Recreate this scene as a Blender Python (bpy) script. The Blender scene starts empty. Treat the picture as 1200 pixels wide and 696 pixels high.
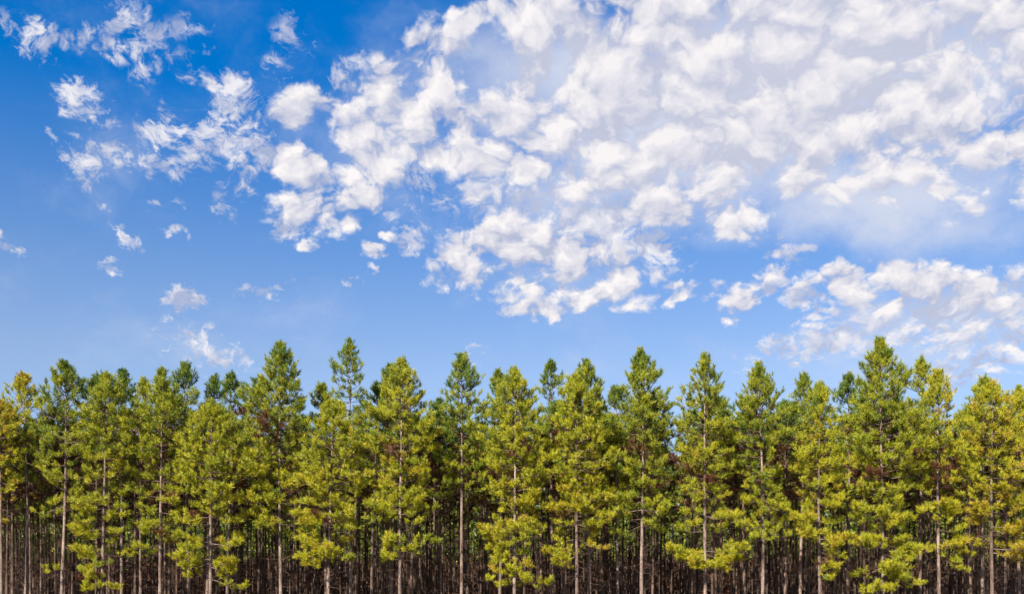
import bpy, math, random
import numpy as np
from mathutils import Vector, Matrix

S = bpy.context.scene
COL = S.collection
R = math.radians

# ------------------------------------------------------------------ camera
# the photograph: eye 1.7 m above the ground, level camera with a raised lens,
# FPX focal length in photo pixels, horizon below the lower edge of the frame
W0, H0, FPX, HORIZ = 1200.0, 696.0, 1287.0, 760.0
EYE = 1.7
cam = bpy.data.cameras.new("camera")
cam.sensor_width = 36.0
cam.sensor_fit = 'HORIZONTAL'
cam.lens = 36.0 * FPX / W0
cam.shift_y = (HORIZ - H0 / 2) / W0
cam.clip_start = 0.1
cam.clip_end = 6000
cam_o = bpy.data.objects.new("camera", cam)
cam_o.location = (0, 0, EYE)
cam_o.rotation_euler = (R(90), 0, 0)
COL.objects.link(cam_o)
S.camera = cam_o
S.view_settings.view_transform = 'Standard'
S.view_settings.look = 'None'
S.view_settings.exposure = 1.0
S.view_settings.gamma = 1.0
try:
    S.cycles.use_denoising = True
    S.cycles.max_bounces = 8
    S.cycles.transparent_max_bounces = 4
    S.cycles.sample_clamp_indirect = 6
except Exception:
    pass

# ------------------------------------------------------------------ sun
SUN_EL, SUN_AZ = 36.0, 208.0     # azimuth clockwise from +Y (view direction); behind the camera, to the left
sd = Vector((math.sin(R(SUN_AZ)) * math.cos(R(SUN_EL)), math.cos(R(SUN_AZ)) * math.cos(R(SUN_EL)), math.sin(R(SUN_EL))))
sun = bpy.data.lights.new("sun", 'SUN')
sun.energy = 5.0
sun.angle = R(0.53)
sun.color = (1.0, 0.93, 0.80)
sun_o = bpy.data.objects.new("sun", sun)
sun_o.rotation_euler = sd.to_track_quat('Z', 'Y').to_euler()
sun_o.location = sd * 200
COL.objects.link(sun_o)


# ------------------------------------------------------------------ node helper
class NT:
    def __init__(self, tree):
        self.t = tree

    def n(self, typ, ins=None, **kw):
        nd = self.t.nodes.new(typ)
        for k, v in kw.items():
            setattr(nd, k, v)
        for k, v in (ins or {}).items():
            s = nd.inputs[k]
            if isinstance(v, bpy.types.NodeSocket):
                self.t.links.new(v, s)
            else:
                s.default_value = v
        return nd

    def m(self, op, a, b=0.0, c=0.0, clamp=False):
        return self.n('ShaderNodeMath', {0: a, 1: b, 2: c}, operation=op, use_clamp=clamp).outputs[0]

    def v(self, op, a, b=(0, 0, 0)):
        nd = self.n('ShaderNodeVectorMath', {0: a}, operation=op)
        if op == 'SCALE':
            s = nd.inputs['Scale']
            if isinstance(b, bpy.types.NodeSocket):
                self.t.links.new(b, s)
            else:
                s.default_value = b
        else:
            s = nd.inputs[1]
            if isinstance(b, bpy.types.NodeSocket):
                self.t.links.new(b, s)
            else:
                s.default_value = b
        return nd.outputs['Value'] if op in ('LENGTH', 'DOT_PRODUCT', 'DISTANCE') else nd.outputs[0]

    def ramp(self, x, lo, hi, a=0.0, b=1.0, smooth=True):
        return self.n('ShaderNodeMapRange', {0: x, 1: lo, 2: hi, 3: a, 4: b},
                      interpolation_type='SMOOTHSTEP' if smooth else 'LINEAR').outputs[0]

    def noise(self, vec, scale, detail=4.0, rough=0.5, dist=0.0, lac=2.0, col=False, dim='2D'):
        nd = self.n('ShaderNodeTexNoise', noise_dimensions=dim, ins={'Vector': vec, 'Scale': scale, 'Detail': detail, 'Roughness': rough,
                                           'Lacunarity': lac, 'Distortion': dist})
        return nd.outputs['Color'] if col else nd.outputs['Fac']

    def mix(self, f, a, b):
        nd = self.n('ShaderNodeMix', data_type='RGBA')
        for s, v in ((0, f), (6, a), (7, b)):
            if isinstance(v, bpy.types.NodeSocket):
                self.t.links.new(v, nd.inputs[s])
            else:
                nd.inputs[s].default_value = v
        return nd.outputs[2]


# ------------------------------------------------------------------ sky
def azel(px, py):
    """photo pixel -> azimuth, elevation (radians) of that part of the sky"""
    x, z = (px - W0 / 2) / FPX, (HORIZ - py) / FPX
    return math.atan2(x, 1.0), math.atan2(z, math.hypot(x, 1.0))


# cloud banks: centre and radii in photo pixels (turned into sky directions), tilt, cover
PUFFS = [
    # left, small torn puffs
    (32, 48, 26, 18, 20, .70), (80, 45, 26, 12, 10, .55), (126, 44, 22, 16, 30, .70), (165, 38, 34, 24, 35, .80),
    (192, 78, 26, 20, -30, .65), (215, 28, 28, 12, -5, .45), (248, 65, 15, 9, -10, .55), (97, 119, 32, 17, 25, .78),
    (48, 154, 8, 8, 0, .55), (102, 190, 26, 20, 10, .85), (135, 178, 30, 14, -5, .72), (195, 152, 30, 18, -15, .85),
    (180, 190, 30, 15, 15, .78), (126, 148, 10, 7, 0, .50), (192, 132, 22, 8, 0, .5),
    (271, 122, 36, 18, 8, .92), (252, 163, 34, 26, -30, .90), (292, 178, 30, 26, -10, .90), (275, 212, 20, 22, 10, .72),
    (262, 245, 12, 20, -15, .55), (120, 243, 10, 7, 0, .42), (192, 243, 15, 7, 5, .55), (206, 280, 16, 6, 5, .55),
    (147, 286, 20, 8, 35, .60), (130, 316, 14, 8, 20, .48), (218, 346, 22, 12, -10, .66), (214, 380, 16, 12, 0, .50),
    (240, 408, 48, 22, 10, .52), (13, 288, 20, 5, 25, .62), (342, 28, 22, 24, -40, .46), (320, 88, 14, 26, 10, .46),
    # centre left
    (362, 138, 40, 30, 0, .95), (350, 190, 40, 34, 0, .95), (402, 246, 72, 26, -5, .95), (345, 262, 20, 14, 0, .7),
    (368, 286, 15, 8, 0, .75), (404, 92, 28, 20, -20, .62), (414, 190, 34, 26, 0, .82), (450, 290, 24, 12, -10, .85),
    (484, 276, 20, 14, -30, .72), (512, 62, 46, 30, -20, .98), (486, 102, 60, 34, -10, 1.0), (434, 148, 60, 34, 0, .95),
    (545, 12, 46, 16, -10, .80), (545, 110, 16, 12, 0, .7), (578, 105, 18, 18, 0, .85), (320, 338, 34, 8, -10, .38),
    (435, 320, 12, 6, 0, .42), (408, 330, 14, 5, 0, .40),
    # the big bank
    (650, 40, 72, 46, 20, 1.0), (740, 60, 100, 70, 10, 1.0), (690, 110, 110, 60, 0, 1.0), (620, 160, 100, 42, -5, .98),
    (540, 160, 80, 46, 0, .98), (510, 200, 80, 34, 0, .72), (600, 215, 110, 30, 10, .74), (690, 190, 110, 40, 10, .90),
    (590, 278, 66, 26, -8, .95), (640, 305, 64, 42, 5, 1.0), (540, 318, 34, 28, 0, .92), (700, 318, 56, 40, 20, .98),
    (655, 352, 56, 20, -12, .95), (745, 318, 36, 26, 30, .85), (600, 350, 22, 18, 0, .75), (720, 265, 70, 30, 20, .74),
    (640, 240, 90, 30, 0, .66), (800, 238, 90, 32, 5, .90), (850, 242, 46, 36, 10, .92), (810, 205, 90, 30, 0, .80),
    (790, 348, 54, 15, -12, .82), (862, 350, 26, 18, -10, .82), (600, 372, 10, 10, 0, .5),
    # upper right
    (860, 60, 150, 100, 0, .98), (830, 140, 130, 60, 10, .98), (950, 60, 130, 70, 10, .92), (960, 130, 120, 60, 0, .96),
    (1075, 170, 70, 40, 0, .96), (1060, 110, 110, 60, -30, .92), (1000, 10, 120, 34, 0, .84), (1170, 160, 60, 60, 0, .92),
    (1190, 100, 60, 40, 0, .84), (1120, 40, 90, 40, 20, .80), (1200, 40, 60, 40, 0, .84), (1230, 180, 60, 50, 0, .9),
    (910, 190, 90, 40, 0, .86), (1162, 242, 34, 14, -12, .78), (1160, 205, 70, 24, 0, .80),
    # lower right
    (920, 300, 26, 9, -8, .72), (906, 326, 20, 10, 0, .74), (942, 346, 26, 11, 20, .68), (905, 270, 16, 6, 20, .42),
    (880, 285, 12, 8, 0, .45), (1015, 322, 54, 20, -5, .94), (1095, 340, 62, 30, 0, .96), (1050, 352, 60, 22, 10, .80),
    (1165, 338, 20, 11, 0, .72), (1150, 314, 14, 8, 0, .60), (972, 372, 26, 8, 0, .66), (985, 395, 90, 18, -8, .60),
    (1100, 378, 110, 24, -5, .70), (1185, 390, 46, 30, 0, .56), (1140, 430, 46, 16, -5, .66), (1190, 330, 30, 16, 0, .6),
    (1230, 370, 50, 60, 0, .8), (560, 412, 16, 5, 0, .34), (1240, 90, 50, 80, 0, .9),
]
GAPS = [(570, 72, 20, 34, 20, .45), (1155, 118, 20, 34, 0, .40), (1100, 70, 34, 16, -40, .26), (620, 222, 40, 12, 0, .16),
        (1010, 60, 40, 20, 0, .14), (745, 20, 50, 20, 20, .22), (480, 235, 46, 20, -20, .30), (560, 255, 60, 10, 0, .3),
        (900, 150, 60, 14, 15, .12), (700, 200, 60, 12, 20, .18), (810, 290, 90, 16, 0, .3)]
VEILS = [(850, 150, 240, 90, 5, 1.1), (1010, 225, 210, 60, 5, 1.0), (1120, 270, 150, 40, 5, .6), (950, 80, 290, 110, 0, 1.15), (690, 90, 150, 80, 0, 1.0),
         (700, 150, 170, 80, 0, .6), (640, 230, 170, 60, 0, .55), (1080, 380, 180, 60, 0, .65), (460, 150, 110, 70, 0, .45),
         (235, 405, 70, 34, 10, .35), (150, 180, 90, 60, 0, .20), (330, 360, 110, 34, -10, .22), (650, 330, 130, 50, 0, .3)]

world = bpy.data.worlds.new("World")
S.world = world
world.use_nodes = True
world.cycles.sampling_method = 'MANUAL'
world.cycles.sample_map_resolution = 256
wt = world.node_tree
wt.nodes.clear()
N = NT(wt)
geo = N.n('ShaderNodeTexCoord').outputs['Generated']
dirv = N.v('NORMALIZE', geo)
sep = N.n('ShaderNodeSeparateXYZ', {0: dirv})
dx, dy, dz = sep.outputs
az = N.m('ARCTAN2', dx, dy)
el = N.m('ARCSINE', dz)
sky = N.n('ShaderNodeTexSky', sky_type='NISHITA')
sky.sun_disc = False
sky.sun_elevation = R(SUN_EL)
sky.sun_rotation = R(SUN_AZ)
sky.air_density = 1.0
sky.dust_density = 0.35
sky.ozone_density = 3.0
zpos = N.m('MAXIMUM', dz, 0.0)
# the cloud sheet, seen in perspective: further off towards the horizon
inv = N.m('DIVIDE', 1.0, N.m('ADD', zpos, 0.55))
plane = N.v('SCALE', N.n('ShaderNodeCombineXYZ', {0: dx, 1: dy, 2: 0.0}).outputs[0], inv)
warp = N.v('SUBTRACT', N.noise(plane, 9.0, 4.0, .6, col=True), (.5, .5, .5))
warp2 = N.v('SUBTRACT', N.noise(plane, 34.0, 3.0, .6, col=True), (.5, .5, .5))
P = N.v('ADD', plane, N.v('SCALE', warp, .05))
P = N.v('ADD', P, N.v('SCALE', warp2, .010))
ang = N.n('ShaderNodeCombineXYZ', {0: az, 1: el, 2: 0.0}).outputs[0]
angw = N.v('ADD', ang, N.v('MULTIPLY', N.v('ADD', N.v('SCALE', warp, .036), N.v('SCALE', warp2, .022)), (1, 1, 0)))


def field(items, vec, grow, soft=.06, flat=1.0):
    acc = None
    for (px, py, rx, ry, rot, w) in items:
        a, e = azel(px, py)
        mp = N.n('ShaderNodeMapping', {'Vector': vec, 'Location': (a, e, 0), 'Rotation': (0, 0, R(-rot)),
                                       'Scale': (rx * grow / FPX, ry * grow / FPX * .92, 1)}, vector_type='TEXTURE')
        g = N.n('ShaderNodeTexGradient', {0: mp.outputs[0]}, gradient_type='SPHERICAL').outputs['Fac']
        g = N.m('MULTIPLY', N.m('MULTIPLY', g, flat, clamp=True), w)
        acc = g if acc is None else N.m('SMOOTH_MAX', acc, g, soft)
    return acc


SOLID = [(a_, b_, c_ * 1.10, d_ * 1.13, e_, f_ * (.44 if a_ < 310 else (.96 if a_ > 640 and b_ < 210 else .90))) for a_, b_, c_, d_, e_, f_ in PUFFS
         if a_ >= 310 and f_ >= .6 or f_ > .76]
TORN = [(a_, b_, c_ * 1.15, d_ * 1.15, e_, min(f_, .9) * (.66 if b_ < 260 else .95)) for a_, b_, c_, d_, e_, f_ in PUFFS if a_ < 310 or f_ < .75]
cov = field(SOLID, angw, 1.62, .10, 1.7)
torn = field(TORN, angw, 1.62, .10, 1.4)
gap = field(GAPS, angw, 1.8)
veil = field(VEILS, angw, 1.6, .15)
# outside the photographed part the same broken cloud goes on all round the sky
inview = N.m('MULTIPLY', N.ramp(N.m('ABSOLUTE', az), .47, .62, 1, 0), N.ramp(el, .56, .72, 1, 0))
general = N.ramp(N.noise(plane, 2.3, 3.0, .5), .40, .62, .0, .52)
cov = N.m('ADD', N.m('MULTIPLY', cov, inview), N.m('MULTIPLY', general, N.m('SUBTRACT', 1.0, inview)))
torn = N.m('MULTIPLY', torn, inview)
veil = N.m('ADD', N.m('MULTIPLY', veil, inview), N.m('MULTIPLY', N.m('MULTIPLY', general, .5), N.m('SUBTRACT', 1.0, inview)))
gap = N.m('MULTIPLY', gap, inview)


def billow(vec):
    """soft heaps: rounded cells carrying smaller rounded cells"""
    vo = N.n('ShaderNodeTexVoronoi', {'Vector': vec, 'Scale': 24.0, 'Detail': 3.0, 'Roughness': .50, 'Lacunarity': 2.2},
             feature='F1', voronoi_dimensions='2D')
    d_ = vo.outputs['Distance']
    return N.m('SUBTRACT', 1.0, N.m('MULTIPLY', d_, d_))


base = N.noise(P, 19.0, 9.0, .60)
fine = N.noise(P, 48.0, 7.0, .66)
bl = billow(P)
bl2 = billow(N.v('ADD', P, (-.006, -.013, 0)))
base2 = N.noise(N.v('ADD', P, (-.008, -.014, 0)), 19.0, 4.0, .60)
dens = N.m('ADD', N.m('MULTIPLY', N.m('SUBTRACT', cov, gap), 2.25), -.52)
dens = N.m('ADD', dens, N.m('MULTIPLY', N.m('SUBTRACT', base, .5), 1.9))
dens = N.m('ADD', dens, N.m('MULTIPLY', N.m('SUBTRACT', bl, .80), 1.0))
dens = N.m('ADD', dens, N.m('MULTIPLY', N.m('SUBTRACT', fine, .5), .90))
dens = N.m('ADD', dens, N.m('MULTIPLY', N.ramp(veil, .45, .95), N.m('MULTIPLY', N.ramp(el, .34, .46), .45)))
dens = N.m('MINIMUM', dens, N.m('MULTIPLY', cov, 3.5))
alpha = N.ramp(dens, .06, 1.0)
dens_t = N.m('ADD', N.m('MULTIPLY', torn, 1.75), N.m('ADD', N.m('MULTIPLY', N.m('SUBTRACT', N.noise(P, 30.0, 8.0, .62), .5), 2.6),
             N.m('MULTIPLY', N.m('SUBTRACT', N.noise(P, 90.0, 7.0, .68), .5), 2.6)))
dens_t = N.m('MINIMUM', dens_t, N.m('MULTIPLY', torn, 3.5))
alpha = N.m('MAXIMUM', alpha, N.m('MULTIPLY', N.ramp(dens_t, .42, 1.35), .86))
veil_a = N.m('MULTIPLY', N.ramp(N.m('ADD', veil, N.m('MULTIPLY', N.m('SUBTRACT', N.noise(P, 6.0, 7.0, .62), .5), 1.1)), .05, .95), .88)
lit = N.m('ADD', .60, N.m('MULTIPLY', N.m('SUBTRACT', bl, bl2), 1.0))
lit = N.m('ADD', lit, N.m('MULTIPLY', N.m('SUBTRACT', base, base2), 1.3))
lit = N.m('ADD', lit, N.m('MULTIPLY', N.m('SUBTRACT', bl, .8), .7))
lit = N.m('ADD', lit, N.m('MULTIPLY', N.m('SUBTRACT', fine, .5), .35))
lit = N.m('SUBTRACT', lit, N.m('MULTIPLY', N.ramp(N.noise(P, 4.0, 3.0, .5), .40, .62), N.m('MULTIPLY', veil, .30)))
lit = N.ramp(lit, -.45, 1.30, smooth=False)
lit = N.m('ADD', lit, N.m('MULTIPLY', N.m('SUBTRACT', .60, lit), N.m('MULTIPLY', veil, .40)))
ccol = N.mix(lit, (.44, .485, .66, 1), (1.0, .955, .945, 1))
# clear air: Nishita brought to the deep blue of the photograph
BG = 0.068
skyc = N.n('ShaderNodeHueSaturation', {'Hue': .508, 'Saturation': N.ramp(dz, .24, .50, .98, 1.58, smooth=False), 'Value': N.ramp(dz, .12, .5, 1.02, 1.36, smooth=False), 'Color': sky.outputs[0]}).outputs[0]
vcol = (.69, .73, .85, 1)
k = .508 / BG
c1 = N.mix(veil_a, skyc, N.v('SCALE', N.n('ShaderNodeRGB').outputs[0], k))
c1.node.inputs[7].links[0].from_node.inputs[0].links[0].from_node.outputs[0].default_value = vcol
c2 = N.mix(alpha, c1, N.v('SCALE', ccol, k))
# under the horizon the plain air colour
below = N.ramp(dz, -.02, .02)
c3 = N.mix(below, skyc, c2)
bgn = N.n('ShaderNodeBackground', {'Color': c3, 'Strength': BG})
out = N.n('ShaderNodeOutputWorld', {'Surface': bgn.outputs[0]})


# ------------------------------------------------------------------ materials
def mat(name):
    m = bpy.data.materials.new(name)
    m.use_nodes = True
    m.node_tree.nodes.clear()
    return m, NT(m.node_tree)


def mat_needles():
    m, N = mat("pine_needles")
    t = N.n('ShaderNodeAttribute', attribute_name='tint').outputs['Fac']
    tc = N.n('ShaderNodeTexCoord').outputs['Object']
    var = N.noise(tc, 1.3, 3.0, .6, dim='3D')
    t2 = N.m('ADD', N.m('ADD', t, .07), N.m('MULTIPLY', N.m('SUBTRACT', var, .5), .35))
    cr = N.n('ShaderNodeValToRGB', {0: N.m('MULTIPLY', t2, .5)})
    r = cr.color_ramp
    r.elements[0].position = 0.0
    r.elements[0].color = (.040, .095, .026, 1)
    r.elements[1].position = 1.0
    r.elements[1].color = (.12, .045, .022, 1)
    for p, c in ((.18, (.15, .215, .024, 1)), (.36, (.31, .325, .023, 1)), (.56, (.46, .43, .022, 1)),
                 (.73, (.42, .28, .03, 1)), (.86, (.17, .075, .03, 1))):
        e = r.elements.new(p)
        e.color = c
    pb = N.n('ShaderNodeBsdfPrincipled', {'Base Color': cr.outputs[0], 'Roughness': .42, 'Specular IOR Level': .35})
    tl = N.n('ShaderNodeBsdfTranslucent', {'Color': cr.outputs[0]})
    mx = N.n('ShaderNodeMixShader', {0: .22, 1: pb.outputs[0], 2: tl.outputs[0]})
    N.n('ShaderNodeOutputMaterial', {'Surface': mx.outputs[0]})
    return m


def mat_bark(name, dark, light, scale=1.0):
    m, N = mat(name)
    tc = N.n('ShaderNodeTexCoord').outputs['Object']
    rnd = N.n('ShaderNodeObjectInfo').outputs['Random']
    st = N.n('ShaderNodeMapping', {'Vector': tc, 'Scale': (1, 1, .28), 'Location': (0, 0, 0)}).outputs[0]
    st = N.v('ADD', st, N.v('SCALE', N.n('ShaderNodeCombineXYZ', {0: rnd, 1: rnd, 2: rnd}).outputs[0], 37.0))
    plates = N.n('ShaderNodeTexVoronoi', {'Vector': N.v('ADD', st, N.v('SCALE', N.noise(st, 6, 2, col=True, dim='3D'), .05)),
                                          'Scale': 17.0 * scale}, feature='DISTANCE_TO_EDGE').outputs['Distance']
    crack = N.ramp(plates, .0, .10)
    big = N.noise(st, 3.2, 5, .65, dim='3D')
    f = N.m('MULTIPLY', N.m('MULTIPLY', N.ramp(big, .30, .68), crack), N.m('ADD', .45, N.m('MULTIPLY', rnd, .75)), clamp=True)
    c = N.mix(f, dark, light)
    pb = N.n('ShaderNodeBsdfPrincipled', {'Base Color': c, 'Roughness': .9, 'Specular IOR Level': .15})
    bp = N.n('ShaderNodeBump', {'Height': crack, 'Strength': .6, 'Distance': .02})
    N.t.links.new(bp.outputs[0], pb.inputs['Normal'])
    N.n('ShaderNodeOutputMaterial', {'Surface': pb.outputs[0]})
    return m


def mat_plain(name, a, b, scale, rough=.95):
    m, N = mat(name)
    tc = N.n('ShaderNodeTexCoord').outputs['Object']
    f = N.ramp(N.noise(tc, scale, 6, .65, dim='3D'), .3, .7)
    pb = N.n('ShaderNodeBsdfPrincipled', {'Base Color': N.mix(f, a, b), 'Roughness': rough, 'Specular IOR Level': .2})
    N.n('ShaderNodeOutputMaterial', {'Surface': pb.outputs[0]})
    return m


M_NEEDLE = mat_needles()
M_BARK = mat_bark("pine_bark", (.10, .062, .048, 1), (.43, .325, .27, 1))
M_BARK_SHADE = mat_bark("shaded_trunk_and_limb_bark", (.045, .026, .020, 1), (.29, .20, .155, 1))  # bark darkened to paint in the wood's shade; also the browner limbs
M_TWIG = mat_plain("dead_twig", (.045, .024, .018, 1), (.19, .115, .085, 1), 3.0)
M_GROUND = mat_plain("needle_litter_ground", (.045, .03, .018, 1), (.14, .10, .05, 1), .9)
M_GRASS = mat_plain("dry_grass", (.07, .085, .02, 1), (.20, .17, .06, 1), 2.0)


# ------------------------------------------------------------------ object helpers
def tag(o, label=None, cat=None, group=None, kind=None):
    for k_, v_ in (('label', label), ('category', cat), ('group', group), ('kind', kind)):
        if v_:
            o[k_] = v_
    return o


def link(o, parent=None):
    COL.objects.link(o)
    if parent:
        o.parent = parent
    return o


def mesh_np(name, verts, faces_n, loops, mats, tint=None, matidx=None, smooth=False):
    """verts (n,3); faces_n loops per face (int, all alike); loops flat index array"""
    me = bpy.data.meshes.new(name)
    nv, nl = len(verts), len(loops)
    nf = nl // faces_n
    me.vertices.add(nv)
    me.vertices.foreach_set('co', np.ascontiguousarray(verts, dtype=np.float32).ravel())
    me.loops.add(nl)
    me.loops.foreach_set('vertex_index', np.ascontiguousarray(loops, dtype=np.int32))
    me.polygons.add(nf)
    me.polygons.foreach_set('loop_start', np.arange(0, nl, faces_n, dtype=np.int32))
    for m_ in mats:
        me.materials.append(m_)
    if matidx is not None:
        me.polygons.foreach_set('material_index', np.ascontiguousarray(matidx, dtype=np.int32))
    if tint is not None:
        at = me.attributes.new('tint', 'FLOAT', 'POINT')
        at.data.foreach_set('value', np.ascontiguousarray(tint, dtype=np.float32))
    me.update(calc_edges=True)
    me.polygons.foreach_set('use_smooth', np.full(nf, smooth))
    return me


# ------------------------------------------------------------------ pine parts
def shoot_template(rg, n, L=.36, nl=.27, w=.026):
    """one bottle-brush shoot of a pine along +Z: n needles, a triangle each"""
    z = L * np.linspace(.02, 1, n) ** .75 + rg.normal(0, .02, n)
    ph = rg.uniform(0, 2 * np.pi, n)
    th = rg.uniform(np.radians(32), np.radians(85), n) * (1 - .55 * np.clip(z / L, 0, 1) ** 4)
    ln = nl * rg.uniform(.8, 1.15, n)
    rad = np.stack([np.cos(ph), np.sin(ph), np.zeros(n)], 1)
    up = np.array([0, 0, 1.0])
    d = rad * np.sin(th)[:, None] + up * np.cos(th)[:, None]
    base = up * z[:, None]
    a2 = rg.uniform(0, 2 * np.pi, n)
    s1 = np.cross(d, up)
    s1 /= np.linalg.norm(s1, axis=1)[:, None]
    s2 = np.cross(d, s1)
    side = s1 * np.cos(a2)[:, None] + s2 * np.sin(a2)[:, None]
    tip = base + d * ln[:, None]
    mid = base + d * (ln * .35)[:, None]
    return np.stack([base, mid + side * w * .5 + d * .0, tip], 1), side, w


def build_needles(rg, pos, dirs, scale, tint, n=34, w=.026):
    tmpl = []
    for _ in range(5):
        t3, side, w_ = shoot_template(rg, n, w=w)
        b, m_, t_ = t3[:, 0], t3[:, 1], t3[:, 2]
        v = np.stack([b - side * w_ * .5, b + side * w_ * .5, t_], 1)
        tmpl.append(v.reshape(-1, 3))
    tmpl = np.array(tmpl)
    S_ = len(pos)
    d = dirs / np.linalg.norm(dirs, axis=1)[:, None]
    ref = np.where(np.abs(d[:, 2:3]) > .9, np.array([[1.0, 0, 0]]), np.array([[0, 0, 1.0]]))
    x = np.cross(ref, d)
    x /= np.linalg.norm(x, axis=1)[:, None]
    y = np.cross(d, x)
    ro = rg.uniform(0, 2 * np.pi, S_)[:, None]
    x2 = x * np.cos(ro) + y * np.sin(ro)
    y2 = -x * np.sin(ro) + y * np.cos(ro)
    v = tmpl[rg.integers(0, 5, S_)]
    out_ = (v[:, :, 0:1] * x2[:, None] + v[:, :, 1:2] * y2[:, None] + v[:, :, 2:3] * d[:, None]) * scale[:, None, None] + pos[:, None]
    tt = np.repeat(tint, n * 3)
    return out_.reshape(-1, 3), tt


def tube(path, radii, sides, phase=0.0):
    """quads along a path; returns verts, quad loops (local indices)"""
    P_ = np.asarray(path, float)
    k_ = len(P_)
    T = np.gradient(P_, axis=0)
    T /= np.linalg.norm(T, axis=1)[:, None] + 1e-9
    ref = np.array([0, 0, 1.0]) if abs(T[0, 2]) < .8 else np.array([1.0, 0, 0])
    X = np.cross(ref, T)
    X /= np.linalg.norm(X, axis=1)[:, None] + 1e-9
    Y = np.cross(T, X)
    a = np.arange(sides) * 2 * np.pi / sides + phase
    r_ = np.asarray(radii)
    if r_.ndim == 1:
        r_ = r_[:, None]
    V = P_[:, None] + r_[:, :, None] * (np.cos(a)[None, :, None] * X[:, None] + np.sin(a)[None, :, None] * Y[:, None])
    i = np.arange(k_ - 1)[:, None] * sides
    j = np.arange(sides)[None]
    jn = (j + 1) % sides
    q = np.stack([i + j, i + jn, i + sides + jn, i + sides + j], -1).reshape(-1)
    return V.reshape(-1, 3), q


class Tubes:
    def __init__(self):
        self.v, self.q, self.n = [], [], 0

    def add(self, path, radii, sides):
        v, q = tube(path, radii, sides)
        self.v.append(v)
        self.q.append(q + self.n)
        self.n += len(v)

    def mesh(self, name, m_, smooth=True):
        if not self.v:
            return None
        return mesh_np(name, np.concatenate(self.v), 4, np.concatenate(self.q), [m_], smooth=smooth)


def wander(rg, H, amp):
    """a slightly crooked trunk line: functions x(z), y(z)"""
    a = rg.normal(0, amp, 4)
    p = rg.uniform(0, 6.28, 4)

    def f(z):
        u = z / H
        return np.stack([a[0] * u + a[1] * .35 * np.sin(u * 5 + p[0]) - a[1] * .35 * math.sin(p[0]),
                         a[2] * u + a[3] * .35 * np.sin(u * 6 + p[1]) - a[3] * .35 * math.sin(p[1])], -1)
    return f


def trunk_mesh(rg, H, rad, line, m_, sides=12, rings=40):
    z = np.linspace(-.3, H - .25, rings)
    xy = line(np.maximum(z, 0))
    path = np.concatenate([xy, z[:, None]], 1)
    u = np.clip(z / H, 0, 1)
    r_ = rad * (1 - u) ** .72 + .012 + rad * .35 * np.exp(-np.maximum(z, 0) * 2.2)
    rr = r_[:, None] * (1 + rg.normal(0, .035, (rings, sides)))
    v, q = tube(path, rr, sides)
    return mesh_np("trunk", v, 4, q, [m_], smooth=True)


def limb(rg, tw, sh, base, az_, el0, ln, tone, up=.5, droop=.0, sub_dense=1.0, thick=.03, small=1.0):
    """one limb with its side branches; adds tubes to tw and shoots to sh"""
    k_ = 7
    s = np.linspace(0, 1, k_)
    elv = el0 + (s ** 1.5) * R(46) * up - np.sin(s * np.pi) * R(20) * droop
    azs = az_ + rg.normal(0, .10) + np.cumsum(rg.normal(0, .07, k_))
    st = ln / (k_ - 1)
    d = np.stack([np.cos(elv) * np.sin(azs), np.cos(elv) * np.cos(azs), np.sin(elv)], 1)
    path = base + np.concatenate([[[0, 0, 0]], np.cumsum(d[:-1] * st, 0)])
    tw.add(path, thick * (1 - s * .8), 4)
    nsub = max(2, int(ln * 2.15 * sub_dense + .5))
    us = np.linspace(1.0, .30, nsub) + rg.normal(0, .04, nsub)
    for i in range(nsub):
        u = min(1.0, max(.2, us[i])) if i else 1.0
        f = u * (k_ - 1)
        i0 = min(int(f), k_ - 2)
        p = path[i0] * (1 - (f - i0)) + path[i0 + 1] * (f - i0)
        t = d[min(i0, k_ - 1)]
        if i == 0:
            bd, bl_ = t, .15 * small
        else:
            sgn = 1 if i % 2 else -1
            a_ = math.atan2(t[0], t[1]) + sgn * rg.uniform(.5, 1.3)
            e_ = math.asin(max(-1, min(1, t[2]))) + rg.uniform(-.5, .7)
            bd = np.array([math.cos(e_) * math.sin(a_), math.cos(e_) * math.cos(a_), math.sin(e_)])
            bl_ = (.25 + .30 * ln * (1.1 - u)) * rg.uniform(.7, 1.25)
            bl_ = min(bl_, 1.1)
        e = p + bd * bl_
        if bl_ > .3:
            tw.add(np.array([p, p + bd * bl_ * .5 + np.array([0, 0, -.03]), e]), np.array([.013, .010, .007]), 3)
        # a pompom: a few brushes spreading up and outward from the twig's end
        tn = tone + rg.normal(0, .11)
        sz = rg.uniform(.75, 1.12) * small
        for j in range(4 if sz > .8 else 3):
            sd_ = bd * .55 + np.array([rg.normal(0, .55), rg.normal(0, .55), rg.normal(.95, .35)])
            sh.append((e - bd * .1 * j, sd_, sz * rg.uniform(.85, 1.1), tn + rg.normal(0, .05)))


def crown_radius(t):
    """silhouette of a plantation pine, t from the tip 0 to the crown base 1"""
    return np.interp(t, [0, .05, .14, .30, .5, .7, .9, 1.0], [.11, .27, .56, .83, 1.0, .94, .72, .50])


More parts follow.
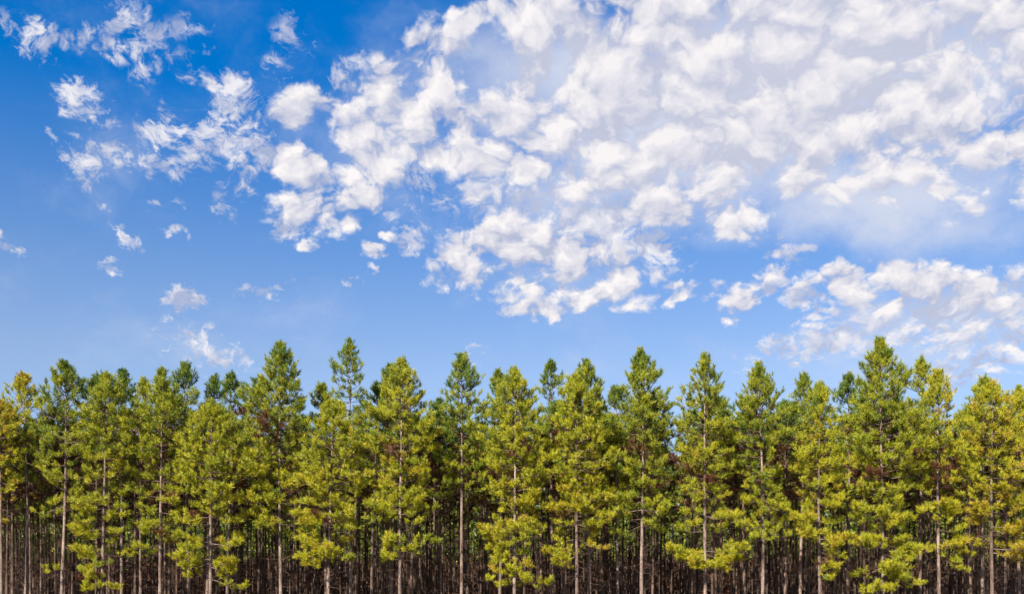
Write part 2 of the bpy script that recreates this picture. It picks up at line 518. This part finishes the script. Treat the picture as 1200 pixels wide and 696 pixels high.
def make_pine_meshes(rg, H, Rm, zc, zl, tone_top, tone_low, rad=.135, bark=None, n=34, dens=1.0, boughs=(), dead=60,
                     gappy=.0, low_keep=.62, airy=1.0, brown=0, z_dead=3.0, nw=.026):
    """H height, Rm crown radius, zc base of the full crown, zl lowest live limb"""
    bark = bark or M_BARK
    line = wander(rg, H, .20)
    ph_ = rg.uniform(0, 6.28)
    trunk = trunk_mesh(rg, H, rad, line, bark)
    tw, sh = Tubes(), []
    z = H - .35
    for zt in (.42, .60, .80, 1.05):
        sh.append((np.array([*line(H - zt), H - zt - .12]), np.array([rg.normal(0, .25), rg.normal(0, .25), 1.0]), .70 + .25 * zt, tone_top))
    phase = rg.uniform(0, 6.28)
    while z > zl:
        t = (H - z) / (H - zc)
        step = (.30 + .23 * min(t, 1)) * rg.uniform(.75, 1.3)
        cnt = rg.integers(4, 6) if t > .10 else 4
        tone = tone_top + (tone_low - tone_top) * min(1.0, max(0, (t - .05)) / .9)
        p0 = line(z)
        for i in range(int(cnt)):
            if t > 1 and rg.random() > low_keep * math.exp(-(t - 1) * 1.2):
                continue
            if t > .3 and rg.random() < gappy:
                continue
            el0 = np.interp(t, [0, .1, .3, .6, 1.0, 1.4], [58, 46, 30, 12, -2, -12])
            el0 = R(el0 + rg.normal(0, 7))
            rr, k1 = .3, rg.uniform(.66, 1.14) * (1 + .16 * math.sin(phase + i * 2 * math.pi / cnt + ph_ + z * .5))
            for _ in range(6):
                tt_ = min(max(0.0, t - rr * math.tan(max(0.0, el0 + R(12))) / (H - zc)), 1.0)
                rr = .5 * rr + .5 * max(.12, Rm * crown_radius(tt_) * k1 - .16)
            if t > 1:
                rr = Rm * rg.uniform(.50, .95)
            ln = rr / max(.45, math.cos(el0 + R(6)))
            a_ = phase + i * 2 * math.pi / cnt + rg.normal(0, .3)
            tn = tone + rg.normal(0, .11)
            if brown and rg.random() < brown * (t > .62):
                tn = rg.uniform(1.75, 1.95)
            limb(rg, tw, sh, np.array([p0[0], p0[1], z]), a_, el0, ln, tn, up=.75 if t < .7 else .9,
                 droop=.0 if t < .4 else .8, thick=.014 + .012 * ln, sub_dense=dens * (.9 if t > .15 else 1.2),
                 small=(.80 + .2 * min(1, t * 3)) * airy)
        phase += 2.4
        z -= step
    # dead limbs on the bare trunk
    dt = Tubes()
    for i in range(dead):
        zz = rg.uniform(z_dead, zc + 1.5)
        a_ = rg.uniform(0, 6.28)
        ln = rg.uniform(.5, 1.9) * (.6 + .4 * (zz / zc))
        e0 = rg.normal(.0, .45)
        p0 = np.array([*line(zz), zz])
        pts = [p0]
        for _ in range(4):
            a_ += rg.normal(0, .18)
            e0 += rg.normal(-.02, .16)
            pts.append(pts[-1] + ln / 4 * np.array([math.cos(e0) * math.sin(a_), math.cos(e0) * math.cos(a_), math.sin(e0)]))
        dt.add(np.array(pts), np.array([.017, .014, .011, .008, .004]), 3)
        for q in pts[2:]:
            if rg.random() < .5:
                b = a_ + rg.choice([-1, 1]) * rg.uniform(.5, 1.1)
                l2 = ln * rg.uniform(.15, .4)
                dt.add(np.array([q, q + l2 * np.array([math.sin(b), math.cos(b), rg.normal(0, .3)])]), np.array([.008, .004]), 3)
    meshes = [('trunk', trunk)]
    bm_ = tw.mesh("limbs", M_BARK_SHADE)
    if bm_:
        meshes.append(('limbs', bm_))
    dm = dt.mesh("dead_branches", M_TWIG)
    if dm:
        meshes.append(('dead_branches', dm))
    pos = np.array([s_[0] for s_ in sh])
    dr = np.array([s_[1] for s_ in sh])
    v, tt = build_needles(rg, pos, dr, np.array([s_[2] for s_ in sh]), np.array([s_[3] for s_ in sh]), n, nw)
    cm = mesh_np("crown", v, 3, np.arange(len(v)), [M_NEEDLE], tint=tt)
    meshes.append(('crown', cm))
    # boughs hanging low on the trunk, one part each: (dx, z of the tip, dy towards the wood, size)
    for (bx, bz, by, size) in boughs:
        tb, sb = Tubes(), []
        r_ = math.hypot(bx, by)
        a_ = math.atan2(bx, by)
        z0 = bz + r_ * .10 + rg.uniform(-.1, .25)
        p0 = np.array([*line(z0), z0])
        tone = tone_low + rg.uniform(.04, .16)
        for q in range(2 if size > .8 else 1):
            limb(rg, tb, sb, p0 + np.array([0, 0, -.25 * q]), a_ + rg.normal(0, .12), R(-6 - 8 * q), r_ * (1 - .18 * q), tone, up=.7,
                 droop=.5, sub_dense=1.9 * size, thick=.035)
        v, q_ = np.concatenate(tb.v), np.concatenate(tb.q)
        bmm = mesh_np("bough_wood", v, 4, q_, [bark], smooth=True)
        pos = np.array([s_[0] for s_ in sb])
        vv, tt = build_needles(rg, pos, np.array([s_[1] for s_ in sb]), np.array([s_[2] for s_ in sb]) * 1.05,
                               np.array([s_[3] for s_ in sb]), n + 4, nw)
        fm = mesh_np("bough_needles", vv, 3, np.arange(len(vv)), [M_NEEDLE], tint=tt)
        meshes.append(('bough', bmm, fm))
    return meshes


def place_pine(meshes, x, y, label, group, rot=0.0, scale=1.0, name="pine_tree"):
    root = bpy.data.objects.new(name, None)
    root.empty_display_size = .3
    root.location = (x, y, 0)
    root.rotation_euler = (0, 0, rot)
    root.scale = (scale,) * 3
    tag(root, label, "pine tree", group)
    link(root)
    for m_ in meshes:
        o = link(bpy.data.objects.new(m_[0], m_[1]), root)
        if m_[0] in ('limbs', 'dead_branches'):
            tag(o, kind='stuff')
        if len(m_) == 3:
            link(bpy.data.objects.new('needles', m_[2]), o)
    return root


def wx(px, D):
    return (px - W0 / 2) / FPX * D


def wz(py, D):
    return EYE + (HORIZ - py) / FPX * D


# ------------------------------------------------------------------ ground
def build_ground():
    rg = np.random.default_rng(3)
    xs = np.concatenate([np.linspace(-3000, -200, 12), np.linspace(-180, 180, 90), np.linspace(200, 3000, 12)])
    ys = np.concatenate([np.linspace(-2500, -60, 10), np.linspace(-50, 320, 100), np.linspace(360, 4000, 12)])
    X, Y = np.meshgrid(xs, ys)
    Z = .06 * np.sin(X * .21) * np.cos(Y * .17) + .03 * np.sin(X * .9 + Y * .7) - .08
    V = np.stack([X, Y, Z], -1).reshape(-1, 3)
    w_, h_ = len(xs), len(ys)
    i = np.arange(h_ - 1)[:, None] * w_ + np.arange(w_ - 1)[None]
    q = np.stack([i, i + 1, i + w_ + 1, i + w_], -1).reshape(-1)
    g = link(bpy.data.objects.new('ground', mesh_np('ground', V, 4, q, [M_GROUND], smooth=True)))
    tag(g, kind='structure')
    # rough dry grass on the open side of the wood
    n = 26000
    p = np.stack([rg.uniform(-70, 70, n), rg.uniform(30, 84, n), np.full(n, -.05)], 1)
    hgt = rg.uniform(.15, .55, n)
    a = rg.uniform(0, 6.28, n)
    wv = np.stack([np.cos(a), np.sin(a), np.zeros(n)], 1) * .03
    lean = np.stack([rg.normal(0, .12, n), rg.normal(0, .12, n), hgt], 1)
    V = np.stack([p - wv, p + wv, p + lean], 1).reshape(-1, 3)
    go = link(bpy.data.objects.new('grass', mesh_np('grass', V, 3, np.arange(len(V)), [M_GRASS])))
    tag(go, 'rough dry grass growing along the open edge of the pine wood', 'grass', kind='stuff')


build_ground()

# ------------------------------------------------------------------ edge trees, one by one
# px, py of the tip; half width of the crown in px; py of the full crown's base; py of the lowest live limb;
# distance; tone at the top / low; trunk px; boughs (dx px, py, toward wood m, size); options; label
G_EDGE = "pines along the edge of the plantation"
G_BACK = "pines rising behind the edge trees"
EDGE = [
    (2, 466, 26, 560, 650, 78, 1.22, 1.10, (), dict(), "golden orange tinged pine cut by the left border of the photo"),
    (28, 434, 28, 545, 600, 80, 1.16, .86, (), dict(gappy=.15), "brownish golden topped pine just left of the broad open pine with pale trunk"),
    (70, 421, 42, 575, 600, 75.5, .40, .78, ((-14, 672, -1.2, .5),), dict(gappy=.34, airy=1.0, rad=.14), "broad open crowned pine with long pale bare trunk near the left border"),
    (121, 434, 38, 560, 690, 75, .55, .90, ((-22, 598, -1, .9), (-26, 622, -1.2, 1.), (-18, 648, -1.4, 1.), (-12, 674, -1.2, 1.), (14, 610, -1.2, .8), (-8, 690, -1.3, .8)), dict(low_keep=.6), "pine feathered with yellow green boughs down its left side almost to the frame bottom"),
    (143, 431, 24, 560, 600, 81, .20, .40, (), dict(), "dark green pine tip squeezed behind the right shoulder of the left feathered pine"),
    (166, 440, 20, 540, 580, 84, .70, .9, (), dict(gappy=.3), "small brownish pine top in the dip between two edge pines at left"),
    (187, 430, 36, 590, 640, 76, .50, .82, ((-16, 600, -1.2, .7), (18, 590, -1.2, .7)), dict(), "slender pine with paired trunks showing below it, left of the low topped pine"),
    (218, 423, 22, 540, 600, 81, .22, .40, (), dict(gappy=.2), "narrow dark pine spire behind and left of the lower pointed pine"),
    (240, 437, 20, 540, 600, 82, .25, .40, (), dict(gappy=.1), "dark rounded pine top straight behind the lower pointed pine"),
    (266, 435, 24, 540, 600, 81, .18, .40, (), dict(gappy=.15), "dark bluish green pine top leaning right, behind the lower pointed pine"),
    (246, 466, 47, 600, 680, 74.5, .72, .92, ((-34, 660, -1.2, 1.), (26, 664, -1.2, 1.), (34, 640, -.8, .8), (-20, 640, -1., .7)), dict(dens=1.15), "full pine shorter than its neighbours with dense crown down to the frame bottom at left"),
    (330, 400, 44, 570, 620, 76, .35, .85, ((-26, 595, -1.3, .8), (-20, 615, -1.2, .7), (20, 575, -1, .6)), dict(dens=1.05), "tallest pine of the left half with wide pointed dark topped crown"),
    (383, 448, 15, 520, 580, 80, .40, .6, (), dict(), "thin leader poking up behind the low pine between two tall ones"),
    (384, 468, 46, 600, 670, 74.5, .80, .96, ((-40, 612, -1.2, 1.), (-24, 640, -1.4, 1.), (-30, 660, -1.2, .9), (20, 612, -1.2, .8), (6, 650, -1.5, .9)), dict(dens=1.15), "low yellow green pine in the gap between the two tallest pines of the left half"),
    (412, 396, 27, 540, 600, 78.5, .35, .60, (), dict(gappy=.15, airy=.9), "narrow airy spire, tallest and thinnest pine in the left half"),
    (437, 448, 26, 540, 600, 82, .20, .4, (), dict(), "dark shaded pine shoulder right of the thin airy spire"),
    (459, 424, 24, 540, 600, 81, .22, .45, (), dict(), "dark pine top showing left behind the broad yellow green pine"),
    (482, 421, 46, 590, 650, 75, .70, .92, ((-26, 600, -1.2, .9), (-6, 640, -1.4, .9), (-8, 662, -1.4, .7), (26, 592, -1.2, .9)), dict(dens=1.15), "broad yellow green pine left of the centre with boughs hanging off its pale trunk"),
    (542, 412, 34, 555, 580, 77, .38, .62, (), dict(), "green pointed pine at the centre whose trunk is bare below the crown"),
    (585, 432, 24, 560, 610, 80, .45, .6, (), dict(), "green pine shoulder between the central pointed pine and bright trunk pine"),
    (605, 430, 44, 600, 680, 74.5, .70, .95, ((-36, 632, -1.4, .9), (-20, 650, -1.4, .9), (6, 620, -1.6, .9), (24, 592, -1.2, .9), (-14, 676, -1.4, .7)), dict(dens=1.05), "yellow green pine just right of centre with bright straight white trunk"),
    (647, 420, 20, 520, 560, 83, .30, .40, (), dict(gappy=.35, airy=.9), "thin see through pine top standing behind, right of centre"),
    (693, 420, 32, 560, 600, 76.5, .55, .75, (), dict(), "rounded dense topped pine joined to the yellow boughed pine on its left"),
    (672, 436, 38, 590, 660, 74.5, .72, .98, ((-30, 655, -1.2, .9), (14, 600, -1.4, .9), (34, 610, -1.2, .9), (-34, 600, -1.2, .8), (36, 588, -1., .8)), dict(), "yellow boughed pine with short bright lower limbs right of the white trunk pine"),
    (724, 452, 26, 540, 600, 81, .35, .50, (), dict(), "shorter dark pine filling the dip left of the even conical pine"),
    (759, 408, 41, 580, 620, 75.5, .42, .70, ((32, 605, -1.1, .8), (-26, 600, -1.2, .7)), dict(dens=1.15), "even conical pine with olive crown over twin bare trunks, right of centre"),
    (832, 412, 37, 590, 640, 75, .55, .90, ((-42, 650, -.9, 1.2), (48, 650, -.9, 1.2), (-20, 662, -1.6, 1.), (20, 662, -1.4, 1.), (36, 612, -1., .8)), dict(low_keep=.4), "pine with a detached skirt of bright yellow green boughs low on its trunk"),
    (893, 423, 35, 585, 630, 76, .50, .75, ((24, 600, -1.2, .7),), dict(), "mid green pine right of the one with a detached yellow skirt"),
    (938, 436, 24, 550, 600, 80, .42, .6, (), dict(), "rounded green pine top crowding the left side of the narrow white trunked pine"),
    (963, 447, 34, 600, 680, 74.5, .68, .96, ((-30, 615, -1.2, 1.), (-24, 632, -1.2, .8), (22, 590, -1.2, 1.), (28, 636, -1.2, 1.), (4, 668, -1.5, .8)), dict(gappy=.1), "narrow pine with long glimpses of bright white trunk between tufted boughs"),
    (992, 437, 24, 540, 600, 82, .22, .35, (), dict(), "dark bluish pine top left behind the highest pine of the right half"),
    (1034, 396, 50, 600, 690, 75, .50, .85, ((-22, 640, -1.2, 1.), (14, 612, -1.6, 1.), (34, 650, -1.2, 1.), (8, 672, -1.6, 1.), (-12, 690, -1.4, .8)), dict(dens=1.15), "highest and broadest pine of the right half with dense conical crown"),
    (1077, 420, 24, 540, 590, 79, .62, .7, (), dict(gappy=.1), "slim twin tipped pine right behind the highest pine of the right half"),
    (1102, 432, 32, 580, 650, 75, .88, 1.02, ((16, 600, -1.2, .9), (22, 640, -1.1, .7), (-16, 596, -1.2, .7)), dict(gappy=.22), "open yellow pine with scattered tufts and pale grey trunk at right"),
    (1150, 440, 32, 550, 600, 80, .62, .7, (), dict(), "green dome topped pine behind the golden pine at right"),
    (1166, 446, 46, 590, 640, 75.5, 1.02, 1.10, ((30, 620, -1., 1.1), (-22, 600, -1.2, .9), (40, 650, -.8, 1.)), dict(), "golden yellow broad pine second from the right border"),
    (1197, 450, 24, 570, 640, 79, .85, 1.05, (), dict(), "yellow green pine cut by the right border of the photo"),
]
TRUNKPX = {542: 542, 605: 604, 832: 827, 482: 470, 759: 755, 1166: 1163, 672: 677}
edge_xy = []
for n_, (px, py, hw, pb_, pl, D, t0, t1, bo, opt, lab) in enumerate(EDGE):
    rg = np.random.default_rng(100 + n_)
    H = wz(py, D) - .32
    front = D < 77.5
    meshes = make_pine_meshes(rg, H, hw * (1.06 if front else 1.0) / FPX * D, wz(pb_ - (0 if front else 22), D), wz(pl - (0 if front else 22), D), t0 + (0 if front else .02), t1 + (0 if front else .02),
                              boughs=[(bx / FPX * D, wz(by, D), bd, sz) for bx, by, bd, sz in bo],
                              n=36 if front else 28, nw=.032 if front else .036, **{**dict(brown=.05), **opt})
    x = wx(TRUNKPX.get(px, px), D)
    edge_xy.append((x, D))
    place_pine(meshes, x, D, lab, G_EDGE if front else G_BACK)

# ------------------------------------------------------------------ the wood behind: six growths, copied
rgp = np.random.default_rng(7)
protos = []
for i in range(6):
    H = 20.4 + rgp.uniform(-.5, .5)
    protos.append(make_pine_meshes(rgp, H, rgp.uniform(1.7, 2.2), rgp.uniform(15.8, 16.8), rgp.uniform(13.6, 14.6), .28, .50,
                                   rad=rgp.uniform(.095, .125), bark=M_BARK_SHADE, n=26, dens=.9, dead=95, brown=.60, nw=.042, z_dead=6.5))
placed = list(edge_xy)
inner = []
rows = []
D = 79.0
rgw = np.random.default_rng(21)
while D < 236:
    half = D * .4662 + 9
    x = -half + rgw.uniform(0, 2.8)
    while x < half:
        rows.append((x + rgw.normal(0, .35), D + rgw.normal(0, .45)))
        x += 2.75
    D += 2.9
thing_n = 0
far = []
for (x, y) in [(wx(763, 79.2), 79.2), (wx(193, 79.2), 79.2), (wx(835, 79.0), 79.0)]:
    inner.append((x, y))
for (x, y) in rows:
    if any((x - a) ** 2 + (y - b) ** 2 < 1.5 for a, b in inner[:3]):
        continue
    if any((x - a) ** 2 + (y - b) ** 2 < 2.6 for a, b in placed if abs(b - y) < 2):
        continue
    px = W0 / 2 + x / y * FPX
    if y < 100 and (abs(px - 797) < 9 or abs(px - 372) < 8):
        continue
    if y < 83 and rgw.random() < .45:
        continue
    inview_ = -6 < px < 1206
    if thing_n < 262 or (y < 100 and not inview_):
        if inview_:
            thing_n += 1
        inner.append((x, y))
    else:
        far.append((x, y))
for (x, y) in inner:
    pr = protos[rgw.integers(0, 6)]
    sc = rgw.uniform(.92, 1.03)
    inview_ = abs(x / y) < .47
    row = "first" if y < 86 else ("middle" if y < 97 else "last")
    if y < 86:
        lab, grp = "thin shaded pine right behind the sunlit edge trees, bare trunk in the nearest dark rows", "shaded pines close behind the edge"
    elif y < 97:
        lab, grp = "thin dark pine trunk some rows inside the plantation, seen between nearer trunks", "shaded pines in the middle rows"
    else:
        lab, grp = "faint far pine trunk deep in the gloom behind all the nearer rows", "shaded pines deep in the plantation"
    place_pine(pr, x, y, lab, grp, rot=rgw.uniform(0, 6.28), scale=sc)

# the rest of the wood, past counting: one object
tv, tq, nv = [], [], 0
cp, cd, cs_, ct = [], [], [], []
for (x, y) in far:
    H = 20 + rgw.normal(0, .7)
    r_ = rgw.uniform(.10, .13)
    lean = rgw.normal(0, .15, 2)
    z = np.array([-.2, 5, 10, 15, H - .5])
    path = np.stack([x + lean[0] * z / H, y + lean[1] * z / H, z], 1)
    v, q = tube(path, r_ * (1 - np.clip(z, 0, H) / H) ** .7 + .01, 6)
    tv.append(v)
    tq.append(q + nv)
    nv += len(v)
    for _ in range(12):
        zz = rgw.uniform(3, 15)
        a_ = rgw.uniform(0, 6.28)
        l_ = rgw.uniform(.6, 1.6)
        v, q = tube(np.array([[x, y, zz], [x + l_ * math.sin(a_), y + l_ * math.cos(a_), zz + rgw.normal(0, .3)]]), np.array([.02, .01]), 3)
        tv.append(v)
        tq.append(q + nv)
        nv += len(v)
    k_ = 13 if y < 170 else 20
    zlow = 16.0 if y < 170 else 7.5
    zz = rgw.uniform(zlow, H, k_)
    rr = 2.0 * crown_radius((H - zz) / (H - zlow)) * rgw.uniform(.4, 1.1, k_)
    aa = rgw.uniform(0, 6.28, k_)
    for j in range(k_):
        cp.append((x + rr[j] * math.sin(aa[j]), y + rr[j] * math.cos(aa[j]), zz[j]))
        cd.append((math.sin(aa[j]), math.cos(aa[j]), .8))
        cs_.append(rgw.uniform(2.4, 3.2) if y < 170 else rgw.uniform(2.9, 3.8))
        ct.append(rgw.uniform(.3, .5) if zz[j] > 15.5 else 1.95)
fo = link(bpy.data.objects.new('far_pine_wood', mesh_np('far_pine_wood', np.concatenate(tv), 4, np.concatenate(tq), [M_BARK_SHADE], smooth=True)))
tag(fo, 'mass of distant shaded trunks filling the back of the pine plantation', 'pine wood', kind='stuff')
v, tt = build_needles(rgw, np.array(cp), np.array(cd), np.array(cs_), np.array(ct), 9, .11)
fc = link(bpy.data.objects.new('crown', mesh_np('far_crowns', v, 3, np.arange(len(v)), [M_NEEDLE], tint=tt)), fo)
tag(fc, kind='stuff')
